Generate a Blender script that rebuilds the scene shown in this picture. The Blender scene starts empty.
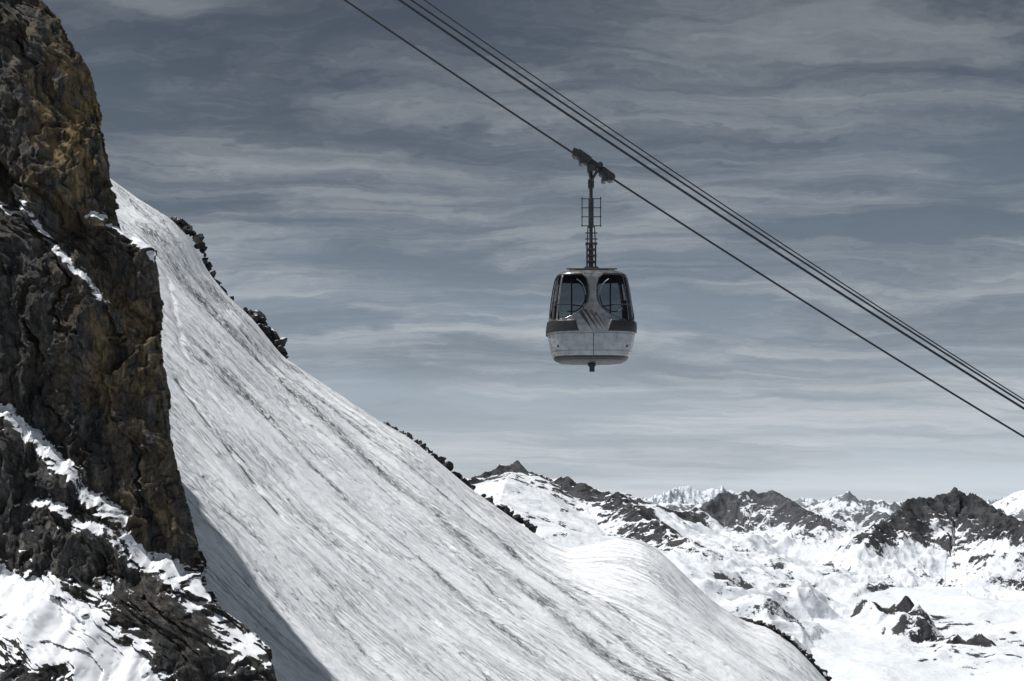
import bpy, bmesh, math, random
import numpy as np
from mathutils import Vector, Matrix
random.seed(4)
scene=bpy.context.scene
F=1707.0; HY=520.0
def XZ(px,py): return ((px-512.0)/F,(HY-py)/F)
def P(px,py,y):
    X,Z=XZ(px,py); return (X*y,y,Z*y)

# ------------------------------------------------------------ numpy noise
def _hash(ix,iy,iz,seed):
    h=(ix.astype(np.int64)*374761393+iy.astype(np.int64)*668265263+iz*2147483629+seed*974634777)&0xFFFFFFFF
    h=((h^(h>>13))*1274126177)&0xFFFFFFFF
    h=((h^(h>>16))*2246822519)&0xFFFFFFFF
    return (h^(h>>15))
def pn2(x,y,seed=0):
    x0=np.floor(x);y0=np.floor(y);fx=x-x0;fy=y-y0
    u=fx*fx*fx*(fx*(fx*6-15)+10);v=fy*fy*fy*(fy*(fy*6-15)+10)
    def g(dx,dy):
        a=(_hash(x0+dx,y0+dy,0,seed)&1023)*(2*math.pi/1024)
        return np.cos(a)*(fx-dx)+np.sin(a)*(fy-dy)
    a=g(0,0);b=g(1,0);c=g(0,1);d=g(1,1)
    return ((a+(b-a)*u)*(1-v)+(c+(d-c)*u)*v)*1.5
G3=np.array([[1,1,0],[-1,1,0],[1,-1,0],[-1,-1,0],[1,0,1],[-1,0,1],[1,0,-1],[-1,0,-1],[0,1,1],[0,-1,1],[0,1,-1],[0,-1,-1],[1,1,0],[-1,1,0],[0,-1,1],[0,-1,-1]],float)
def pn3(x,y,z,seed=0):
    x0=np.floor(x);y0=np.floor(y);z0=np.floor(z);fx=x-x0;fy=y-y0;fz=z-z0
    u=fx*fx*(3-2*fx);v=fy*fy*(3-2*fy);w=fz*fz*(3-2*fz)
    def g(dx,dy,dz):
        h=_hash(x0+dx,y0+dy,(z0+dz).astype(np.int64),seed)&15
        t=G3[h]
        return t[...,0]*(fx-dx)+t[...,1]*(fy-dy)+t[...,2]*(fz-dz)
    L=lambda a,b,t:a+(b-a)*t
    return L(L(L(g(0,0,0),g(1,0,0),u),L(g(0,1,0),g(1,1,0),u),v),L(L(g(0,0,1),g(1,0,1),u),L(g(0,1,1),g(1,1,1),u),v),w)
def fbm2(x,y,o=4,seed=0,ridge=False):
    s=0;a=1.0;n=0
    for i in range(o):
        p=pn2(x,y,seed+i)
        if ridge: p=1-2*np.abs(p)
        s=s+a*p;n+=a;a*=.5;x=x*2.03+13.7;y=y*2.03+7.1
    return s/n
def fbm3(x,y,z,o=4,seed=0,ridge=False):
    s=0;a=1.0;n=0
    for i in range(o):
        p=pn3(x,y,z,seed+i)
        if ridge: p=1-2*np.abs(p)
        s=s+a*p;n+=a;a*=.5;x=x*2.03+13.7;y=y*2.03+7.1;z=z*2.03+3.3
    return s/n
def facet(u,v,seed,slope=1.0):
    """broken slabs: every irregular cell is a tilted plane"""
    iu=np.floor(u);iv=np.floor(v);best=np.full(u.shape,1e9);val=np.zeros(u.shape)
    for du in(-1,0,1):
        for dv in(-1,0,1):
            h=_hash(iu+du,iv+dv,0,seed);h2=_hash(iu+du,iv+dv,7,seed)
            cu=iu+du+(h&255)/255.;cv=iv+dv+((h>>8)&255)/255.
            d=(u-cu)**2+(v-cv)**2
            pl=((h>>16)&255)/255.-.5+slope*(((h2&255)/255.-.5)*(u-cu)+(((h2>>8)&255)/255.-.5)*(v-cv))*2
            m=d<best;best=np.where(m,d,best);val=np.where(m,pl,val)
    return val
def ss(a,b,x):
    t=np.clip((x-a)/(b-a),0,1);return t*t*(3-2*t)

def grid_mesh(name,x,y,z,flip=False,attrs=None,smooth=True):
    R,C=x.shape
    co=np.stack([x,y,z],-1).reshape(-1,3).astype(np.float32)
    idx=np.arange(R*C).reshape(R,C)
    a=idx[:-1,:-1].ravel();b=idx[:-1,1:].ravel();c=idx[1:,1:].ravel();d=idx[1:,:-1].ravel()
    q=np.stack([a,b,c,d] if not flip else [a,d,c,b],-1).astype(np.int32)
    me=bpy.data.meshes.new(name)
    me.vertices.add(R*C);me.vertices.foreach_set("co",co.ravel())
    n=len(q);me.loops.add(n*4);me.loops.foreach_set("vertex_index",q.ravel())
    me.polygons.add(n);me.polygons.foreach_set("loop_start",np.arange(0,n*4,4,dtype=np.int32))
    try: me.polygons.foreach_set("loop_total",np.full(n,4,dtype=np.int32))
    except Exception: pass
    me.polygons.foreach_set("use_smooth",np.full(n,smooth))
    me.update(calc_edges=True)
    ob=bpy.data.objects.new(name,me);scene.collection.objects.link(ob)
    return ob
def vnormals(ob,shape):
    me=ob.data;n=np.zeros(len(me.vertices)*3,np.float32)
    me.vertex_normals.foreach_get("vector",n)
    return n.reshape(shape[0],shape[1],3)
def set_attr(ob,name,arr):
    at=ob.data.attributes.new(name,'FLOAT','POINT');at.data.foreach_set("value",np.ascontiguousarray(arr,dtype=np.float32).ravel())

def polydist(x,y,pts):
    """pts list of (x,y,val); returns distance & interpolated val"""
    best=np.full(x.shape,1e18);val=np.zeros(x.shape)
    for (ax,ay,av),(bx,by,bv) in zip(pts[:-1],pts[1:]):
        dx=bx-ax;dy=by-ay;L=dx*dx+dy*dy+1e-9
        t=np.clip(((x-ax)*dx+(y-ay)*dy)/L,0,1)
        d=(x-ax-t*dx)**2+(y-ay-t*dy)**2
        m=d<best;best=np.where(m,d,best);val=np.where(m,av+(bv-av)*t,val)
    return np.sqrt(best),val

# ------------------------------------------------------------ material helper
class NT:
    def __init__(s,name):
        s.m=bpy.data.materials.new(name);s.m.use_nodes=True;s.t=s.m.node_tree;s.t.nodes.clear()
        s.out=s.n('ShaderNodeOutputMaterial')
    def n(s,typ,ins=None,**kw):
        nd=s.t.nodes.new(typ)
        for k,v in kw.items(): setattr(nd,k,v)
        if ins:
            for k,v in ins.items():
                if isinstance(v,bpy.types.NodeSocket): s.t.links.new(v,nd.inputs[k])
                else: nd.inputs[k].default_value=v
        return nd
    def math(s,op,a,b=0.0,clamp=False):
        return s.n('ShaderNodeMath',{0:a,1:b},operation=op,use_clamp=clamp).outputs[0]
    def mr(s,v,a,b,c=0.,d=1.,smooth=True):
        return s.n('ShaderNodeMapRange',{0:v,1:a,2:b,3:c,4:d},interpolation_type='SMOOTHSTEP' if smooth else 'LINEAR').outputs[0]
    def mix(s,f,a,b):
        nd=s.t.nodes.new('ShaderNodeMix');nd.data_type='RGBA'
        for i,v in ((0,f),(6,a),(7,b)):
            if isinstance(v,bpy.types.NodeSocket): s.t.links.new(v,nd.inputs[i])
            else: nd.inputs[i].default_value=v
        return nd.outputs[2]
    def noise(s,vec,scale,detail=6,rough=.55,dist=0.):
        return s.n('ShaderNodeTexNoise',{'Vector':vec,'Scale':scale,'Detail':detail,'Roughness':rough,'Distortion':dist}).outputs[0]
    def mapv(s,v,scale=(1,1,1),rot=(0,0,0)):
        return s.n('ShaderNodeMapping',{'Vector':v,'Scale':scale,'Rotation':rot}).outputs[0]
    def pos(s,scale=(1,1,1),rot=(0,0,0)):
        g=s.n('ShaderNodeNewGeometry')
        return s.mapv(g.outputs['Position'],scale,rot)
    def attr(s,name): return s.n('ShaderNodeAttribute',attribute_name=name).outputs['Fac']
    def bump(s,h,strength,dist,normal=None):
        i={'Height':h,'Strength':strength,'Distance':dist}
        if normal is not None:i['Normal']=normal
        return s.n('ShaderNodeBump',i).outputs[0]
    def done(s,base,rough=.6,normal=None,metal=0.,spec=.5,**extra):
        i={'Base Color':base,'Roughness':rough,'Metallic':metal,'Specular IOR Level':spec}
        if normal is not None:i['Normal']=normal
        b=s.n('ShaderNodeBsdfPrincipled',i);s.t.links.new(b.outputs[0],s.out.inputs[0]);return s.m
SNOW=(.80,.82,.85,1)
FALL=math.atan2(-.336,.94)

# snow slope material
def mat_snow():
    t=NT('wind_packed_snow')
    p=t.pos()
    n1=t.noise(p,.9,8,.65);n2=t.noise(p,6,5,.6)
    ps=t.pos(rot=(0,0,-FALL))
    n3=t.noise(t.mapv(ps,(.07,1.5,.3)),1.2,7,.65)
    n4=t.noise(t.mapv(ps,(.30,4.5,1.)),1.2,5,.6)
    tr=t.attr('track')
    # long thin ski lines down the fall line
    l1=t.math('ABSOLUTE',t.math('SUBTRACT',t.noise(t.mapv(ps,(.018,.42,.1)),1.,3,.6),.5))
    l2=t.math('ABSOLUTE',t.math('SUBTRACT',t.noise(t.mapv(ps,(.03,.75,.1)),1.3,2,.6),.5))
    line=t.math('MAXIMUM',t.mr(l1,.004,.024,1,0),t.mr(l2,.004,.028,.9,0))
    fade=t.mr(t.noise(t.mapv(ps,(.05,.12,.1)),1.,4,.6),.36,.55)
    line=t.math('MULTIPLY',line,t.math('MULTIPLY',fade,t.mr(n1,.3,.6,.4,1.)))
    b=t.bump(n1,.55,.5);b=t.bump(n2,.6,.16,b)
    b=t.bump(n3,t.mr(tr,0,1,.38,1.),.9,b)
    b=t.bump(n4,t.mr(tr,0,1,.45,1.),.45,b)
    b=t.bump(t.math('MULTIPLY',line,-1.),.9,.3,b)
    track_dark=t.math('MULTIPLY',t.mr(t.math('ADD',t.math('MULTIPLY',n3,.45),t.math('MULTIPLY',n4,.55)),.46,.55),t.mr(tr,0.08,1.,0.035,1.))  # darker streaks in the snow colour, strongest along the tracks
    col=t.mix(t.mr(t.noise(p,.05,6,.6),.3,.75),(.855,.88,.91,1),(.925,.945,.97,1))
    col=t.mix(track_dark,col,(.14,.155,.175,1))
    col=t.mix(t.math('MULTIPLY',line,t.mr(tr,0,.6,.42,.75)),col,(.22,.24,.27,1))
    col=t.mix(t.mr(t.attr('crack_shade'),.3,.9,0,.9),col,(.08,.086,.096,1))  # shade inside the grooves painted dark into the snow colour
    return t.done(col,.6,b,spec=.35)
# cliff material
def rock_color(t,p,sc=1.0):
    a=t.noise(p,.35*sc,10,.68,.6);b=t.noise(t.mapv(p,(1,1,.35)),1.3*sc,9,.72,.5)
    c=t.mix(t.mr(a,.36,.62),(.022,.023,.026,1),(.084,.084,.084,1))
    c=t.mix(t.mr(b,.5,.68,0,.9),c,(.19,.185,.175,1))
    c=t.mix(t.mr(b,.46,.32,0,.85),c,(.010,.010,.012,1))
    return c,a,b
def mat_cliff():
    t=NT('cliff_rock')
    p=t.pos()
    c,a,b=rock_color(t,p)
    och=t.attr('ochre')
    o=t.math('MULTIPLY',och,t.mr(t.noise(t.mapv(p,(1,1,.4)),.6,10,.74,.3),.415,.56))
    c=t.mix(t.math('MULTIPLY',o,t.mr(b,.35,.6,.3,.95)),c,(.31,.22,.10,1))
    streak=t.noise(t.mapv(p,(1.7,1.7,.10)),1.,7,.65)
    c=t.mix(t.mr(streak,.53,.67,0,.82),c,(.013,.014,.016,1))
    fine=t.noise(p,5,8,.75)
    rd=t.math('ABSOLUTE',t.math('SUBTRACT',t.noise(t.mapv(p,(1,1,.26),(.15,.3,0)),1.1,8,.68,.3),.5))
    sn=t.math('ADD',t.attr('snow'),t.math('MULTIPLY',t.math('SUBTRACT',t.noise(p,1.3,9,.72),.5),1.25))
    sm=t.mr(sn,.505,.565)
    rk=t.math('SUBTRACT',1.,sm)
    bp=t.bump(a,t.math('MULTIPLY',rk,.4),.8);bp=t.bump(t.mr(rd,0,.08),t.math('MULTIPLY',rk,.5),.3,bp);bp=t.bump(fine,t.mr(rk,0,1,.12,.8),.22,bp)
    c=t.mix(t.mr(rd,0,.015,.78,0),c,(.006,.006,.008,1))
    c=t.mix(sm,c,SNOW)
    return t.done(c,.85,bp,spec=.25)
def mat_outcrop():
    t=NT('outcrop_rock');p=t.pos();c,a,b=rock_color(t,p,1.5)
    c=t.mix(.5,c,(.03,.03,.033,1))
    nz=t.n('ShaderNodeSeparateXYZ',{0:t.n('ShaderNodeNewGeometry').outputs['Normal']}).outputs[2]
    s=t.mr(t.math('ADD',nz,t.math('MULTIPLY',t.noise(p,1.,4),.5)),1.1,1.16)
    c=t.mix(s,c,SNOW)
    return t.done(c,.9,t.bump(t.noise(p,3,6,.75),1.,.5),spec=.2)
def mat_far():
    t=NT('alpine_snow_and_rock')
    p=t.pos()
    g=t.n('ShaderNodeNewGeometry')
    ln=t.n('ShaderNodeVectorMath',{0:g.outputs['Position']},operation='LENGTH').outputs['Value']
    n1=t.noise(p,.035,10,.78);n2=t.noise(p,.008,6,.55);n5=t.noise(p,.012,10,.74)
    r=t.math('ADD',t.attr('rock'),t.math('MULTIPLY',t.math('SUBTRACT',n1,.5),2.3))
    r=t.math('ADD',r,t.math('MULTIPLY',t.math('SUBTRACT',n5,.5),1.3))
    m=t.mr(r,.48,.52)
    rc=t.mix(t.mr(n1,.38,.62),(.014,.016,.019,1),(.10,.10,.104,1))
    far=t.mr(ln,2800,9500,0,.66,False)  # aerial haze painted into the rock and snow colours, growing with distance
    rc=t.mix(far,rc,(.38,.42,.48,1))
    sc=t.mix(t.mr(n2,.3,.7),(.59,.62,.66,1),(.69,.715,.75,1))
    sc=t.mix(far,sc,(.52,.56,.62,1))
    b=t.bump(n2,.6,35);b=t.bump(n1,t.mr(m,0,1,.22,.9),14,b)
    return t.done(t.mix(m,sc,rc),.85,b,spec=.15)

# ------------------------------------------------------------ SNOW SLOPE
YR=280.0
trace=[(-300,-110),(0,100),(60,142),(110,178),(140,200),(170,218),(188,236),(208,272),(228,296),(252,318),(283,357),(330,388),(380,421),(410,438),(432,456),(470,488),(515,520),(545,541),(568,549),(592,544),(622,538),(642,540),(660,551),(690,580),(715,603),(742,620),(770,628),(795,646),(812,664),(830,684),(900,745),(1100,900),(1500,1200)]
tx=np.array([XZ(a,b)[0]*YR for a,b in trace]);tz=np.array([XZ(a,b)[1]*YR for a,b in trace])
xg=np.arange(-200,200,.25);zt=np.interp(xg,tx,tz)
def gs(a,s):
    k=np.arange(-int(4*s),int(4*s)+1);w=np.exp(-.5*(k/s)**2);w/=w.sum()
    return np.convolve(np.pad(a,len(k)//2,mode='edge'),w,'valid')
zsharp=gs(zt,3);zsm=gs(zt,60)
B=.25
def hbase(x,y):
    t=YR-y
    w=ss(0,40,t)
    rz=np.interp(x,xg,zsharp)*(1-w)+np.interp(x,xg,zsm)*w
    tt=np.maximum(-t,0)
    return rz-B*np.maximum(t,0)-(.12*tt+.5*np.maximum(tt-2,0))
def hit(px,py):
    X,Z=XZ(px,py);ys=np.arange(60,279.5,.5)
    d=Z*ys-hbase(X*ys,ys)
    i=np.where(d<0)[0]
    y=ys[i[0]] if len(i) else 279.
    return (X*y,y,1.0)
edge=[(0,-60),(42,-5),(70,30),(92,75),(100,130),(108,180),(124,232),(155,250),(162,290),(170,370),(174,440),(186,500),(200,576),(206,590),(222,612),(246,634),(266,652),(276,681),(290,760),(300,900)]
e_py=np.array([p[1] for p in edge],float);e_px=np.array([p[0] for p in edge],float)

xs=np.arange(-150,115,.3);ys=np.concatenate([np.arange(30,100,.6),np.arange(100,284,.36),np.arange(284,420,1.2)])
X2,Y2=np.meshgrid(xs,ys)
H=hbase(X2,Y2)
f=X2*.94-Y2*.336;c=X2*.336+Y2*.94
tracks=[([(150,230),(200,300),(250,352),(330,425),(430,512),(520,585),(600,645),(700,720)],1.7,1.),
        ([(178,330),(240,395),(330,478),(420,560),(520,645),(600,705)],.8,.8),
        ([(240,330),(330,405),(420,475),(500,540),(600,620),(680,681)],.8,.95),
        ([(190,480),(300,560),(420,660),(500,720)],.3,.7),
        ([(200,420),(300,510),(420,610),(520,700)],.25,.8),
        ([(185,350),(280,432),(380,520),(480,610),(580,690)],.25,.8),
        ([(175,300),(230,350),(330,440),(450,550),(560,650),(620,700)],.25,.9),
        ([(130,200),(170,250),(230,310),(300,360)],1.2,.7),
        ([(260,345),(350,412),(450,490),(560,575),(690,668)],.3,.9),
        ([(220,500),(300,580),(380,660),(420,700)],.22,.7),
        ([(210,545),(270,600),(350,681)],.22,.7),
        ([(300,380),(420,460),(520,548),(620,630),(740,730)],.5,.6)]
track=np.zeros_like(H)
wa=1.2*pn2(f*.07,c*.07,44);wb=1.8*pn2(f*.07,c*.07,45);wc=.6+.5*ss(-.4,.3,pn2(f*.12,c*.4,46))
for pts,w,s in tracks:
    wp=[hit(*p) for p in pts]
    d,_=polydist(X2+wa,Y2+wb,wp)
    track=np.maximum(track,s*np.exp(-(d/w/1.5)**2)*wc)
near=ss(0,6,YR-Y2)
upper=ss(5,-45,X2)
track=np.maximum(track,.42*upper*ss(-.1,.4,fbm2(f*.04,c*.5,3,47)))
H+= near*(1.6*fbm2(X2*.03,Y2*.03,3,11)+.22*fbm2(f*.12,c*.8,5,21)+.09*fbm2(X2*.9,Y2*.9,3,31)+1.2*fbm2(f*.03,c*.16,3,35))
H+= near*track*(.9*fbm2(f*.10,c*1.0,4,51)+.5*fbm2(X2*1.2,Y2*1.2,3,61)-.35)
crack_shade=np.zeros_like(H)
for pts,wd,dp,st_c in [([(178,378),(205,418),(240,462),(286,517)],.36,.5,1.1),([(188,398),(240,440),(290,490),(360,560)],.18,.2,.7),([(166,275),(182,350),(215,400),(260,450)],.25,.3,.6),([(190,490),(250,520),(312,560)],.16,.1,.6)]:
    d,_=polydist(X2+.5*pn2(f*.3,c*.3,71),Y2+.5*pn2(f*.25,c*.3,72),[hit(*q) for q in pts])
    H-=dp*np.exp(-(d/wd/1.4)**2);crack_shade=np.maximum(crack_shade,st_c*np.exp(-(d/wd/1.3)**2)*ss(-.6,0,pn2(f*.25,c*.6,75)))
# rocky bed falls away under the cliff mass
pxs=512+F*X2/Y2;pys=HY-F*H/Y2
ex=np.interp(pys,e_py,e_px)
H-= 16*ss(8,50,ex-pxs)*(1-ss(140,165,Y2))
slope=grid_mesh('snow_slope',X2,Y2,H);set_attr(slope,'track',track);set_attr(slope,'crack_shade',crack_shade)
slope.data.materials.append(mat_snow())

# ------------------------------------------------------------ CLIFF
def y0(z):
    return np.where(z>-4,130+.16*(z+4),130+.75*(z+4))
zz=[];xx=[]
for px,py in edge:
    X,Z=XZ(px,py);z=Z*130
    for _ in range(40): z=.5*z+.5*Z*float(y0(np.array(z)))
    zz.append(z);xx.append(X*float(y0(np.array(z))))
o=np.argsort(zz);zz=np.array(zz)[o];xx=np.array(xx)[o]
vz=np.arange(-32,56,.085)
sf=np.concatenate([np.arange(-30,-18,.4),np.arange(-18,0,.07)]);sb=np.cumsum(np.concatenate([np.full(60,.12),np.linspace(.12,1.4,110)]))
s=np.concatenate([sf,sb])
S,V=np.meshgrid(s,vz)
xe=np.interp(V,zz,xx)-.55;ye=y0(V)
fr=np.minimum(S,0);bk=np.maximum(S,0)
CX=xe+fr+bk*(xe/ye-.14)
CY=ye-1.0*(1-np.exp(fr/2.0))+.22*fr+bk
CZ=V.copy()
def onface(px,py):
    X,Z=XZ(px,py);z=Z*127
    for _ in range(40): z=.5*z+.5*Z*(float(y0(np.array(z)))-3)
    return X*(float(y0(np.array(z)))-3),z
led=[([(-40,180),(28,212),(52,240),(80,272),(110,300)],1.0,.7,.60),
     ([(-40,380),(10,405),(60,452),(110,505),(160,560),(215,600)],2.2,1.2,.62),
     ([(-60,540),(0,565),(60,590),(130,632),(180,700)],4.5,3.0,.85),
     ([(60,500),(110,528),(150,556),(190,600)],1.2,.8,.5),
     ([(95,215),(125,238),(160,262)],.9,.7,.65)]
front=1-ss(-.5,5,S)
out=np.zeros_like(CX);snowline=np.zeros_like(CX)
for pts,A,wd,sa in led:
    q=[onface(*p) for p in pts];qx=np.array([a for a,b in q]);qz=np.array([b for a,b in q])
    zl=np.interp(CX,qx,qz)+1.3*fbm2(CX*.45,CX*0+3.1,3,7)
    d=zl-CZ
    inr=ss(qx[0]-3,qx[0],CX)*(1-ss(qx[-1]-1.5,qx[-1]+1.5,CX))
    out+=inr*A*ss(-wd*.2,wd*1.0,d)
    snowline=np.maximum(snowline,inr*sa*np.exp(-((d-wd*.35)/(wd*.75))**2))
CY-=out*front
Sx=S+1.2*pn2(S*.3,CZ*.3,801)+.35*pn2(S*1.3,CZ*1.3,802);Vx=CZ+1.2*pn2(S*.3,CZ*.3,803)+.35*pn2(S*1.3,CZ*1.3,804)
n=2.4*fbm3(CX*.075,CY*.075,CZ*.05,3,1)
n+=.8*fbm3(CX*.28,CY*.28,CZ*.06,3,2,True)
n+=1.4*facet(Sx*.20+.05*Vx,Vx*.07-.03*Sx,811,1.1)
n+=.65*facet(Sx*.55+.1*Vx,Vx*.19,812,1.1)
n+=.30*facet(Sx*1.4-.2*Vx,Vx*.55,813,1.1)
n+=.13*facet(Sx*3.4,Vx*1.7+.6*Sx,814,1.1)
n+=.16*fbm3(CX*.9,CY*.9,CZ*.55,4,4)
n+=.05*fbm3(CX*4,CY*4,CZ*3,2,6)+.35
lz=ss(-3,-8,CZ+.3*(CX+35))
n*=1-.4*lz
ang=ss(-4,3,S)*math.pi*.5
CY-=n*np.cos(ang)*1.0;CX+=n*np.sin(ang)*.58
CZ+=.35*fbm3(CX*.5+9,CY*.5,CZ*.5,3,77)*(1-.6*lz)
cliff=grid_mesh('rock_cliff',CX,CY,CZ)
N=vnormals(cliff,CX.shape)
if N[400:600,100:200,1].mean()>0:
    cliff.data.flip_normals();cliff.data.update();N=-N
nz=N[...,2]
pyc=HY-F*CZ/CY;pxc=512+F*CX/CY
low=ss(540,640,pyc)
patch=fbm3(CX*.12,CY*.12,CZ*.12,3,91)
sn=1.0*snowline*ss(-.1,.35,nz)+ ss(.5,.85,nz)*(.25+.22*ss(180,560,pyc)) + .02*low+ .75*patch*low+.25*patch
lowsn=np.exp(-((pxc-10)/75)**2-((pyc-588-.5*pxc)/17)**2)
lowsn2=np.exp(-((pxc-225)/45)**2-((pyc-650)/26)**2)
sn+= 1.2*lowsn+.5*lowsn2
set_attr(cliff,'snow',np.clip(sn,0,1.2))
och=np.exp(-((pxc-68)/45)**2-((pyc-120)/95)**2)*1.2+.8*np.exp(-((pxc-120)/48)**2-((pyc-350)/78)**2)+.5*np.exp(-((pxc-150)/30)**2-((pyc-500)/60)**2)
set_attr(cliff,'ochre',np.clip(och+.10,0,1))
cliff.data.materials.append(mat_cliff())

# ------------------------------------------------------------ FAR MOUNTAINS
cx=np.concatenate([np.linspace(-.9,-.05,90)[:-1],np.linspace(-.05,.34,720),np.linspace(.34,1.1,80)[1:]])
yy=np.concatenate([np.exp(np.linspace(math.log(340),math.log(1250),50))[:-1],np.exp(np.linspace(math.log(1250),math.log(5000),1000))[:-1],np.exp(np.linspace(math.log(5000),math.log(16000),300))])
FX,FY=np.meshgrid(cx,yy);FXw=FX*FY
bz=np.interp(FY,[340,1200,1700,2300,3000,4200,7000,11000,16000],[-170,-160,-145,-112,-72,-45,-50,-70,-150])
wx=FXw+120*fbm2(FXw/500,FY/500,3,200);wy=FY+120*fbm2(FXw/500,FY/500,3,210)
rid=[ # (px,py,y)  slope, rockweight, rock radius, steep cap
 ([(380,500,2900),(455,484,2900),(478,480,2950),(492,475,3000),(500,470,3000),(510,472,3000),(517,467,3010),(526,476,3020),(548,482,3000),(575,490,2900),(600,496,2800),(630,507,2650),(655,522,2450),(690,545,2250)],.27,.48,30,12),
 ([(513,472,3000),(500,500,2500),(520,520,2150)],.27,.15,40,5),
 ([(560,540,6500),(640,500,8500),(668,492,8500),(690,487,8800),(703,491,8800),(722,486,8800),(735,492,8800),(760,500,8500),(790,502,8500),(803,497,8500),(822,503,8500),(838,498,8400),(860,505,8400),(905,503,8400),(930,500,8400),(990,500,8400),(1008,497,8400),(1040,500,8400)],.35,.35,260,36),
 ([(672,522,4000),(700,510,4100),(716,501,4200),(722,497,4200),(730,499,4200),(745,491,4200),(757,497,4200),(772,492,4200),(784,502,4100),(800,510,4000),(815,520,3800)],.27,.8,38,24),
 ([(560,520,5200),(640,507,5200),(665,501,5200),(688,505,5200),(705,506,5200)],.27,.5,60,16),
 ([(780,508,6200),(805,500,6200),(815,505,6200),(830,502,6200),(850,494,6000),(858,499,6000),(868,500,6000),(882,498,6000),(892,503,6000),(905,499,6200),(925,506,6200)],.27,.6,70,24),
 ([(810,528,4600),(835,514,4700),(852,519,4700),(870,512,4700),(890,520,4600),(910,530,4500)],.27,.6,45,16),
 ([(640,560,3300),(690,545,3400),(730,540,3500),(760,548,3500),(800,556,3300)],.25,.5,30,10),
 ([(870,532,2700),(890,520,2800),(905,510,2880),(920,503,2950),(930,501,2980),(938,496,3000),(948,494,3000),(958,489,3000),(966,494,3000),(972,493,3000),(985,503,2950),(1003,519,2850),(1030,535,2600)],.28,.9,36,26),
 ([(980,510,5500),(1010,493,5500),(1040,480,5500),(1090,486,5500),(1150,500,5500)],.3,.1,200,10),
 ([(1100,560,2600),(1160,500,2700),(1260,470,2900),(1400,480,3000)],.5,.7,150,20),
 ([(-300,420,5200),(0,440,5200),(200,450,5000),(380,500,4600)],.5,.6,200,20),
]
FH=bz.copy();RW=np.zeros_like(FH)
rn=fbm2(wx/260,wy/260,4,300,True)
r60=fbm2(FXw/60,FY/60,5,333,True)
for pts,k,rw,rad,cap in rid:
    wp=[(P(*p)[0],p[2],P(*p)[2]) for p in pts]
    d,zv=polydist(FXw*.85+wx*.15,FY*.85+wy*.15,wp)
    cand=zv-k*d*(.7+.7*(1-rn))-cap*(1-np.exp(-d/50))+cap*.8*r60-cap*.3
    FH=np.maximum(FH,cand)
    RW=np.maximum(RW,rw*np.exp(-(d/(rad*1.3))**2))
amp=ss(700,1500,FY)
crag=ss(-.1,.35,fbm2(wx/380,wy/380,3,610))
FH+=amp*(30*fbm2(wx/420,wy/420,3,400)*(1-.7*RW)+17*(fbm2(wx/190,wy/190,3,410,True)-.3)*(.5+RW*.5)+6*crag*fbm2(wx/70,wy/70,3,420,True)+1.0*fbm2(wx/30,wy/30,2,425))
far=grid_mesh('snowy_mountains',FXw,FY,FH)
N=vnormals(far,FH.shape)
st=np.sqrt(N[...,0]**2+N[...,1]**2)/np.maximum(np.abs(N[...,2]),.05)
pat=fbm2(wx/330,wy/330,5,500);pat2=fbm2(FXw/70,FY/70,4,510)
rock=.38*ss(.22,.7,st)+.62*RW*ss(-.3,.4,st)+.26*pat+.25*pat2+.32*crag*ss(1200,1700,FY)-.23
rock+=.12*ss(.1,.5,-N[...,1])+RW*.7*(r60-.35)
set_attr(far,'rock',np.clip(rock,-.6,1.2))
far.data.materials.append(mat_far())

# ------------------------------------------------------------ ridge rocks
def make_rocks(name,specs,seed):
    r=random.Random(seed);bm=bmesh.new()
    from mathutils import noise as mn
    for (x,y,z,sx,sy,sz) in specs:
        ret=bmesh.ops.create_icosphere(bm,subdivisions=3,radius=1.0)
        planes=[]
        for _ in range(12):
            v=Vector((r.gauss(0,1),r.gauss(0,1),r.gauss(0,1))).normalized();planes.append((v,r.uniform(.3,.85)))
        rot=Matrix.Rotation(r.uniform(0,6.28),3,'Z')@Matrix.Rotation(r.uniform(-.7,.7),3,'X')@Matrix.Rotation(r.uniform(-.7,.7),3,'Y')
        off=Vector((r.random()*50,0,0))
        for v in ret['verts']:
            c_=v.co.copy()
            for pn,pd in planes:
                dd=c_.dot(pn)-pd
                if dd>0:c_-=pn*dd
            c_*=1+.12*mn.fractal(v.co*2.2+off,.8,2.1,3)
            c_=Vector((c_.x*sx,c_.y*sy,c_.z*sz))
            v.co=rot@c_+Vector((x,y,z))
    me=bpy.data.meshes.new(name);bm.to_mesh(me);bm.free()
    ob=bpy.data.objects.new(name,me);scene.collection.objects.link(ob);me.materials.append(MO)
    return ob
MO=mat_outcrop()
def along(pts,n,rmin,rmax,drop,jit,yo=1.5,seed=1):
    r=random.Random(seed);out=[]
    L=[0]
    for a,b in zip(pts[:-1],pts[1:]):L.append(L[-1]+math.dist(a,b))
    for i in range(n):
        t_=(i+r.random())/n*L[-1];k=max(j for j in range(len(L)-1) if L[j]<=t_)
        u=(t_-L[k])/(L[k+1]-L[k]);px=pts[k][0]+(pts[k+1][0]-pts[k][0])*u;py=pts[k][1]+(pts[k+1][1]-pts[k][1])*u
        sz=rmin+(rmax-rmin)*r.random()**2
        y=YR+yo+r.uniform(-.5,1.5)
        x,_,z=P(px+r.uniform(-jit,jit),py+drop+r.uniform(-jit,jit),y)
        out.append((x,y,z,sz*r.uniform(.8,1.9),sz*r.uniform(.7,1.2),sz*r.uniform(.6,1.3)))
    return out
make_rocks('rock_outcrop',along([(174,219),(188,227),(202,246),(209,269),(222,291),(230,301)],40,.3,1.25,1,2,seed=2),1)
make_rocks('rock_outcrop',along([(244,311),(258,317),(269,334),(284,358)],36,.35,1.5,0,2.5,seed=3),2)
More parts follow.
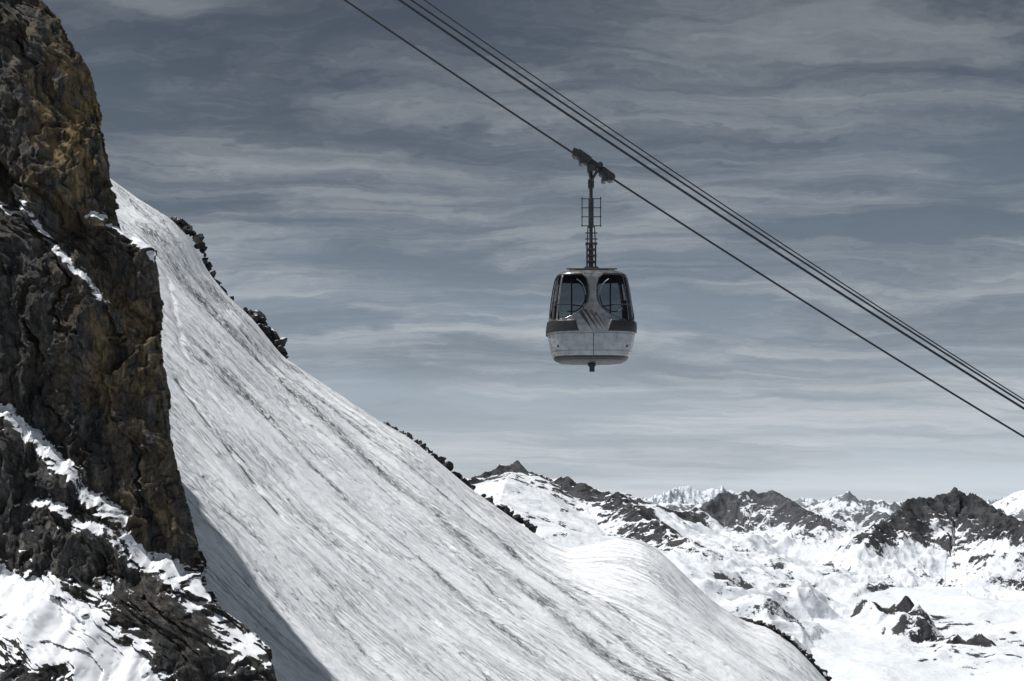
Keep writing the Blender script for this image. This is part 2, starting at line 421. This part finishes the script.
make_rocks('rock_outcrop',along([(384,424),(404,433),(425,447),(445,465),(472,489)],55,.25,1.0,0,1,seed=4),3)
make_rocks('rock_outcrop',along([(478,495),(500,507),(520,519),(536,530)],24,.3,.9,1,1,yo=1,seed=5),4)
make_rocks('rock_outcrop',along([(742,620),(770,627),(795,644),(812,662),(832,685)],120,.3,.75,0,.7,yo=.3,seed=6),5)

# ------------------------------------------------------------ GONDOLA
YG=43.0;SC=YG/F
def simple(name,col,rough,metal=0.,spec=.5,var=.25,sc=6,coat=0.):
    t=NT(name);tc=t.n('ShaderNodeTexCoord').outputs['Object']
    nz=t.noise(tc,sc,7,.65)
    d=tuple(v*(1-var) for v in col[:3])+(1,);l=tuple(min(1,v*(1+var*.4)) for v in col[:3])+(1,)
    c=t.mix(t.mr(nz,.35,.7),d,l)
    drip=t.noise(t.mapv(tc,(9,9,.8)),1.5,6,.65)
    c=t.mix(t.mr(drip,.52,.75,0,var*1.6),c,tuple(v*.35 for v in col[:3])+(1,))
    m=t.done(c,t.mr(nz,.2,.8,max(.05,rough-.08),rough+.1),t.bump(nz,.05,.02),metal,spec)
    return m
M_HULL=simple('brushed_silver_paint',(.29,.30,.315,1),.30,.7,var=.28)
M_LOW=simple('pale_grey_hull_paint',(.345,.36,.38,1),.35,.45,var=.25)
M_BLK=simple('black_rubber',(.013,.013,.015,1),.5)
M_STL=simple('dark_galvanised_steel',(.05,.053,.058,1),.45,.6)
M_GRY=simple('grey_steel',(.20,.21,.22,1),.45,.6)
M_RED=simple('brown_decal',(.07,.045,.04,1),.5)
M_INT=simple('interior_panel',(.05,.05,.055,1),.7)
t=NT('tinted_window');g=t.n('ShaderNodeBsdfGlossy',{'Color':(.8,.82,.85,1),'Roughness':.06});tr=t.n('ShaderNodeBsdfTransparent',{'Color':(.42,.44,.46,1)})
fre=t.n('ShaderNodeFresnel',{'IOR':1.45}).outputs[0]
mx=t.n('ShaderNodeMixShader',{0:fre,1:tr.outputs[0],2:g.outputs[0]});t.t.links.new(mx.outputs[0],t.out.inputs[0]);M_GLS=t.m
gon=bpy.data.objects.new('cable_car_gondola',None);scene.collection.objects.link(gon)
GX,GY,GZ=P(591,320,YG);gon.location=(GX,GY,GZ)
def L(px,py,y=0.):
    return Vector(((px-591)*SC,y,(320-py)*SC))
def part(name,me,mat,smooth=False,bev=0.):
    ob=bpy.data.objects.new(name,me);scene.collection.objects.link(ob);ob.parent=gon
    if mat:me.materials.append(mat)
    if smooth:
        for p in me.polygons:p.use_smooth=True
    if bev:
        m=ob.modifiers.new('bevel','BEVEL');m.width=bev;m.segments=2
    return ob
def boxp(name,c,size,mat,rot=0.,bev=.01):
    bm=bmesh.new();bmesh.ops.create_cube(bm,size=1)
    bmesh.ops.scale(bm,vec=size,verts=bm.verts);bmesh.ops.rotate(bm,matrix=Matrix.Rotation(rot,3,'Y'),verts=bm.verts);bmesh.ops.translate(bm,vec=c,verts=bm.verts)
    me=bpy.data.meshes.new(name);bm.to_mesh(me);bm.free();return part(name,me,mat,bev=bev)
def tube(bm,a,b,r,seg=14):
    a=Vector(a);b=Vector(b);d=b-a
    q=Vector((0,0,1)).rotation_difference(d.normalized()).to_matrix().to_4x4()
    bmesh.ops.create_cone(bm,cap_ends=True,segments=seg,radius1=r,radius2=r,depth=d.length,matrix=Matrix.Translation((a+b)/2)@q)
def tubes(name,lst,mat):
    bm=bmesh.new()
    for a,b,r in lst:tube(bm,a,b,r)
    me=bpy.data.meshes.new(name);bm.to_mesh(me);bm.free()
    ob=part(name,me,mat,smooth=True)
    m=ob.modifiers.new('es','EDGE_SPLIT');m.split_angle=.7
    return ob
prof=[(271.5,4),(271.8,16),(272.6,24),(274.5,31),(277,34.5),(281,36.6),(290,38.6),(300,40.2),(312,41.8),(323,43),(330,43.4),(337,43),(345,41.8),(352,40.2),(357,38.4),(360,36),(362,32),(363,25),(363.4,4)]
pz=np.array([a for a,b in prof]);pw=np.array([b for a,b in prof])
NTH=720
zv=np.concatenate([np.linspace(271.5,276,16),np.arange(276.3,357,.4),np.linspace(357,363.4,24)])
th=np.linspace(0,2*math.pi,NTH+1)
TH,ZV=np.meshgrid(th,zv)
W=np.interp(ZV,pz,pw)
ex_=3.6
ct=np.cos(TH);st_=np.sin(TH)
rr=(np.abs(ct)**ex_+np.abs(st_)**ex_)**(-1/ex_)
lx=W*rr*ct;ly=W*.92*rr*st_
fx_=np.where(np.abs(ly/.92)>=np.abs(lx),np.abs(lx),np.abs(ly/.92))
onfront=np.abs(ly/.92)>=np.abs(lx)
pil=np.interp(ZV,[278,280,283,290,300,307,313,318,321,323,324],[12,9.5,6.5,5,4.6,6.5,10.5,17,24,31,60])
win=((fx_>pil)&(ZV>279)&(ZV<323.5))
cornerp=np.abs(np.abs(lx)-np.abs(ly/.92))
win&=~(cornerp<.8)
band=(ZV>324.5)&(ZV<335)&(fx_>np.interp(ZV,[325,334.5],[17,14]))
inset=np.where(win,.9,0)-np.where(band,1.8,0)
sc_in=1-inset/np.maximum(W,5)
gx=lx*sc_in*SC;gy=ly*sc_in*SC;gz=(320-ZV)*SC
shell=grid_mesh('cabin_shell',gx,gy,gz,flip=False)
shell.parent=gon
me=shell.data
for m in (M_HULL,M_GLS,M_BLK,M_LOW,M_RED,M_GRY):me.materials.append(m)
def fq(a):return a[:-1,:-1]
mi=np.zeros(fq(ZV).shape,np.int32)
Zf=(ZV[:-1,:-1]+ZV[1:,1:])/2;Ff=fq(fx_)
mi[Zf>336]=3
mi[fq(win)&(ZV[1:,:-1]<323.5)]=1
rim=(~fq(win))&(Ff<fq(pil)+1.2)&(Ff>fq(pil)-1.4)&(Zf>279)&(Zf<323.5)
rim|=(Zf>=323.4)&(Zf<324.6)&(Ff>25)
rim|=(Zf>277.4)&(Zf<=279.2)&(Ff>10)
mi[rim&(mi==0)]=2
mi[fq(band)]=2
mi[(Zf>358.5)]=2
mi[(Zf<274.6)]=2
lxf=fq(lx)
isf=fq(onfront)&(fq(ly)<0)
for k,(o0,w0,m0) in enumerate([(-8.5,3.4,2),(-2.6,2.6,2),(2.2,2.6,4),(6.6,1.2,2)]):
    u=lxf-(Zf-324)*.75
    lo=312+k*1.6;hi=333.5-k*.2
    mi[isf&(u>o0)&(u<o0+w0*(hi-Zf)/14+.4)&(Zf>lo)&(Zf<hi)&(mi==0)]=m0
mi[isf&(np.abs(lxf-.5)<.3)&(Zf>337)&(Zf<358)]=2
mi[(np.abs(Zf-337)<.5)&(mi!=2)]=5
mi[(np.abs(Zf-353.5)<.3)&(mi==3)]=5
me.polygons.foreach_set('material_index',mi.ravel());me.update()
n_=np.zeros(len(me.vertices)*3,np.float32);me.vertex_normals.foreach_get('vector',n_)
n_=n_.reshape(ZV.shape[0],ZV.shape[1],3)
if (n_[100,:,0]*gx[100]).mean()<0: me.flip_normals()
boxp('floor_panel',L(591,349),(1.75,1.6,.06),M_INT)
for sx in(-1,1):
    boxp('bench_seat',Vector((sx*.68,0,L(0,330).z)),(.42,1.45,.08),M_INT,bev=.03)
    boxp('bench_backrest',Vector((sx*.86,0,L(0,316).z)),(.07,1.45,.42),M_INT,rot=sx*.08,bev=.03)
tubes('grab_pole',[(L(591,276),L(591,349),.02),(L(572,278,.3),L(572,349,.3),.02),(L(611,278,.3),L(611,349,.3),.02)],M_GRY)
def curve_arc(name,pts,r,mat,y):
    cu=bpy.data.curves.new(name,'CURVE');cu.dimensions='3D';cu.bevel_depth=r
    sp=cu.splines.new('POLY');sp.points.add(len(pts)-1)
    for i,p in enumerate(pts):v=L(*p,y);sp.points[i].co=(v.x,v.y,v.z,1)
    ob=bpy.data.objects.new(name,cu);scene.collection.objects.link(ob);ob.parent=gon;cu.materials.append(mat);return ob
yf=-38.5*.92*SC
for sx in(-1,1):
    pts=[]
    for i in range(33):
        a=math.radians(70-i*200/32*1.0)
        pts.append((591+sx*(20.5-13.5*math.cos(a)),299.5-16.5*math.sin(a)))
    curve_arc('window_vent_frame',pts,.014,M_GRY,yf-.005)
    curve_arc('window_lower_rail',[(591+sx*9,311),(591+sx*22,309),(591+sx*37,309)],.014,M_BLK,yf-.01)
tubes('roof_rail',[(L(566,271.5,-.45),L(616,271.5,-.45),.018),(L(566,271.5,.45),L(616,271.5,.45),.018),(L(570,274,-.45),L(570,271,-.45),.015),(L(612,274,-.45),L(612,271,-.45),.015)],M_STL)
boxp('roof_mount',L(591,270.5),(.42,.42,.09),M_STL,bev=.02)
boxp('under_stub',L(592,367.5),(.13,.13,.22),M_BLK,bev=.02)
tubes('under_stub_axle',[(L(588,364.5),L(595.5,364.5),.05)],M_BLK)
tubes('hanger_arm',[(L(591,168),L(591,246),.045),(L(591,246),L(591,271),.06),(L(587,246),L(587,270),.022),(L(595.5,246),L(595.5,270),.022)],M_STL)
lst=[]
for yv in (199,208,217,226):
    lst.append((L(581,yv,-.03),L(601.5,yv,-.03),.012))
lst+=[(L(582,197,-.03),L(582,227,-.03),.012),(L(600.5,197,-.03),L(600.5,227,-.03),.012)]
for yv in (233,239):lst.append((L(585,yv),L(597.5,yv),.014))
lst+=[(L(588,226),L(587,247),.014),(L(594.5,226),L(595.5,247),.014)]
tubes('hanger_step_rack',lst,M_STL)
for yv,w in((244,.30),(250,.22),(256,.26),(262,.22),(268,.34)):
    boxp('damper_plate',L(591.3,yv),(w,.24,.05),M_STL,bev=.01)
boxp('hanger_sleeve',L(591,213),(.13,.13,.75),M_STL,bev=.02)
boxp('hanger_sleeve',L(591,184),(.15,.15,.22),M_STL,bev=.02)
ang=math.atan2(28,40)
boxp('grip_body',L(594,165),(1.0,.26,.17),M_BLK,rot=ang,bev=.03)
boxp('grip_jaw',L(583,157.5),(.42,.34,.22),M_STL,rot=ang,bev=.04)
boxp('grip_jaw',L(606,174.5),(.34,.34,.22),M_STL,rot=ang,bev=.04)
boxp('grip_lever',L(589,160.5),(.72,.16,.10),M_STL,rot=ang+.12,bev=.02)
lst=[]
for (px,py,r) in((576,154,.10),(582,162,.08),(600,166,.07),(611,178,.10),(604,180,.07),(591,169,.1)):
    lst.append((L(px,py,-.19),L(px,py,.19),r))
tubes('grip_wheels',lst,M_STL)
tubes('grip_fork',[(L(587,163,-.15),L(591,182,-.1),.035),(L(598,170,-.15),L(591,182,-.1),.035),(L(573,149.5,0),L(579,152,0),.06)],M_STL)

# ------------------------------------------------------------ CABLES
t=NT('cable_steel')
gen=t.n('ShaderNodeTexCoord').outputs['Object']
wv=t.n('ShaderNodeTexWave',{'Vector':gen,'Scale':9.,'Distortion':.3}).outputs[1]
M_CAB=t.done(t.mix(wv,(.012,.013,.015,1),(.04,.042,.045,1)),.5,t.bump(wv,.5,.01),.5)
def cable(pts,y,r,dy=0.):
    cu=bpy.data.curves.new('steel_cable','CURVE');cu.dimensions='3D';cu.bevel_depth=r;cu.bevel_resolution=3
    a=np.array(pts,float)
    co=np.polyfit(a[:,0],a[:,1],2 if len(pts)>2 else 1)
    pxs_=np.linspace(a[0,0]-900,a[-1,0]+900,90)
    sp=cu.splines.new('POLY')
    sp.points.add(len(pxs_)-1)
    for i,px in enumerate(pxs_):
        v=P(px,np.polyval(co,px),y);sp.points[i].co=(v[0],v[1],v[2],1)
    ob=bpy.data.objects.new('steel_cable',cu);scene.collection.objects.link(ob);cu.materials.append(M_CAB)
cable([(345,0),(575,154),(612,179),(820,311),(1024,437)],YG,.025)
cable([(399,0),(640,161),(820,282),(1024,408)],48.,.034)
cable([(411,0),(640,154),(830,280),(1024,403)],49.,.027)
cable([(424,0),(640,148),(830,276),(1024,399.5)],50.,.018)

# ------------------------------------------------------------ LIGHT
sd=Vector((-.425,-.06,.905)).normalized()
sl=bpy.data.lights.new('sun','SUN');sl.energy=5.0;sl.angle=math.radians(.5);sl.color=(1,.985,.96)
so=bpy.data.objects.new('sun',sl);scene.collection.objects.link(so);so.rotation_euler=sd.to_track_quat('Z','Y').to_euler()
w=bpy.data.worlds.new('World');scene.world=w;w.use_nodes=True;nt=w.node_tree;nt.nodes.clear()
class WT(NT):
    def __init__(s,nt):s.t=nt
t=WT(nt)
out=t.n('ShaderNodeOutputWorld')
sky=t.n('ShaderNodeTexSky',sky_type='NISHITA',sun_disc=False,sun_elevation=math.asin(sd.z),sun_rotation=math.atan2(sd.x,sd.y),altitude=2500)
hs=t.n('ShaderNodeHueSaturation',{'Saturation':.5,'Value':1.0,'Color':sky.outputs[0]}).outputs[0]
tc=t.n('ShaderNodeTexCoord').outputs['Generated']
sp=t.n('ShaderNodeSeparateXYZ',{0:tc})
zc=t.math('ADD',t.math('MAXIMUM',sp.outputs[2],0),.17)
u=t.math('DIVIDE',sp.outputs[0],zc);v=t.math('DIVIDE',sp.outputs[1],zc)
vec=t.n('ShaderNodeCombineXYZ',{0:t.math('MULTIPLY',u,1.5),1:t.math('MULTIPLY',v,1.9),2:0.}).outputs[0]
wr=t.n('ShaderNodeTexNoise',{'Vector':vec,'Scale':.8,'Detail':6.,'Roughness':.6}).outputs['Color']
wv_=t.n('ShaderNodeVectorMath',{0:wr,1:(.5,.5,.5)},operation='SUBTRACT').outputs[0]
wv2=t.n('ShaderNodeVectorMath',{0:wv_,1:(2.0,1.1,0)},operation='MULTIPLY').outputs[0]
vec2=t.n('ShaderNodeVectorMath',{0:vec,1:wv2},operation='ADD').outputs[0]
c1=t.noise(vec2,.7,10,.58)
c2=t.noise(t.mapv(vec2,(.55,1.9,1),(0,0,.30)),1.4,12,.62)
c3=t.noise(t.mapv(vec2,(.5,3.,1),(0,0,.12)),2.4,10,.66)
cl=t.math('ADD',t.math('ADD',t.math('MULTIPLY',c1,.46),t.math('MULTIPLY',c2,.34)),t.math('MULTIPLY',c3,.20))
mask=t.mr(cl,.445,.63)
dark=t.mr(t.noise(t.mapv(vec2,(.6,1.,1)),.6,5,.6),.35,.65,.80,1.10)
ramp=t.n('ShaderNodeValToRGB',{0:sp.outputs[2]})
cr=ramp.color_ramp;cr.interpolation='LINEAR'
els=[(0.,(.62,.68,.74)),(.03,(.50,.56,.62)),(.06,(.36,.415,.47)),(.1,(.225,.275,.33)),(.17,(.120,.156,.198)),(.25,(.065,.088,.117)),(.34,(.037,.050,.069)),(1.,(.035,.047,.065))]
cr.elements[0].position=0;cr.elements[0].color=els[0][1]+(1,);cr.elements[1].position=1;cr.elements[1].color=els[-1][1]+(1,)
for p_,c_ in els[1:-1]:
    e=cr.elements.new(p_);e.color=c_+(1,)
# gradient is given in display radiance; nishita values are ~10x larger, bring to the same scale
rampc=t.n('ShaderNodeVectorMath',{0:ramp.outputs[0],'Scale':t.math('MULTIPLY',dark,10.)},operation='SCALE').outputs[0]
clear=t.mix(.9,hs,rampc)
cloudc=t.n('ShaderNodeVectorMath',{0:t.mix(t.mr(sp.outputs[2],0,.34,0,1,False),(.70,.73,.76,1),(.17,.194,.222,1)),'Scale':10.},operation='SCALE').outputs[0]
col=t.mix(t.math('MULTIPLY',mask,.75),clear,cloudc)
bg=t.n('ShaderNodeBackground',{'Color':col,'Strength':.1})
nt.links.new(bg.outputs[0],out.inputs[0])

# ------------------------------------------------------------ CAMERA
cd=bpy.data.cameras.new('camera');cam=bpy.data.objects.new('camera',cd);scene.collection.objects.link(cam)
cd.sensor_width=36;cd.lens=F/1024*36;cd.shift_y=(HY-340.5)/1024;cd.clip_start=.5;cd.clip_end=40000
cam.location=(0,0,0);cam.rotation_euler=(math.pi/2,0,0);scene.camera=cam
scene.view_settings.view_transform='Standard';scene.view_settings.look='None';scene.view_settings.exposure=0
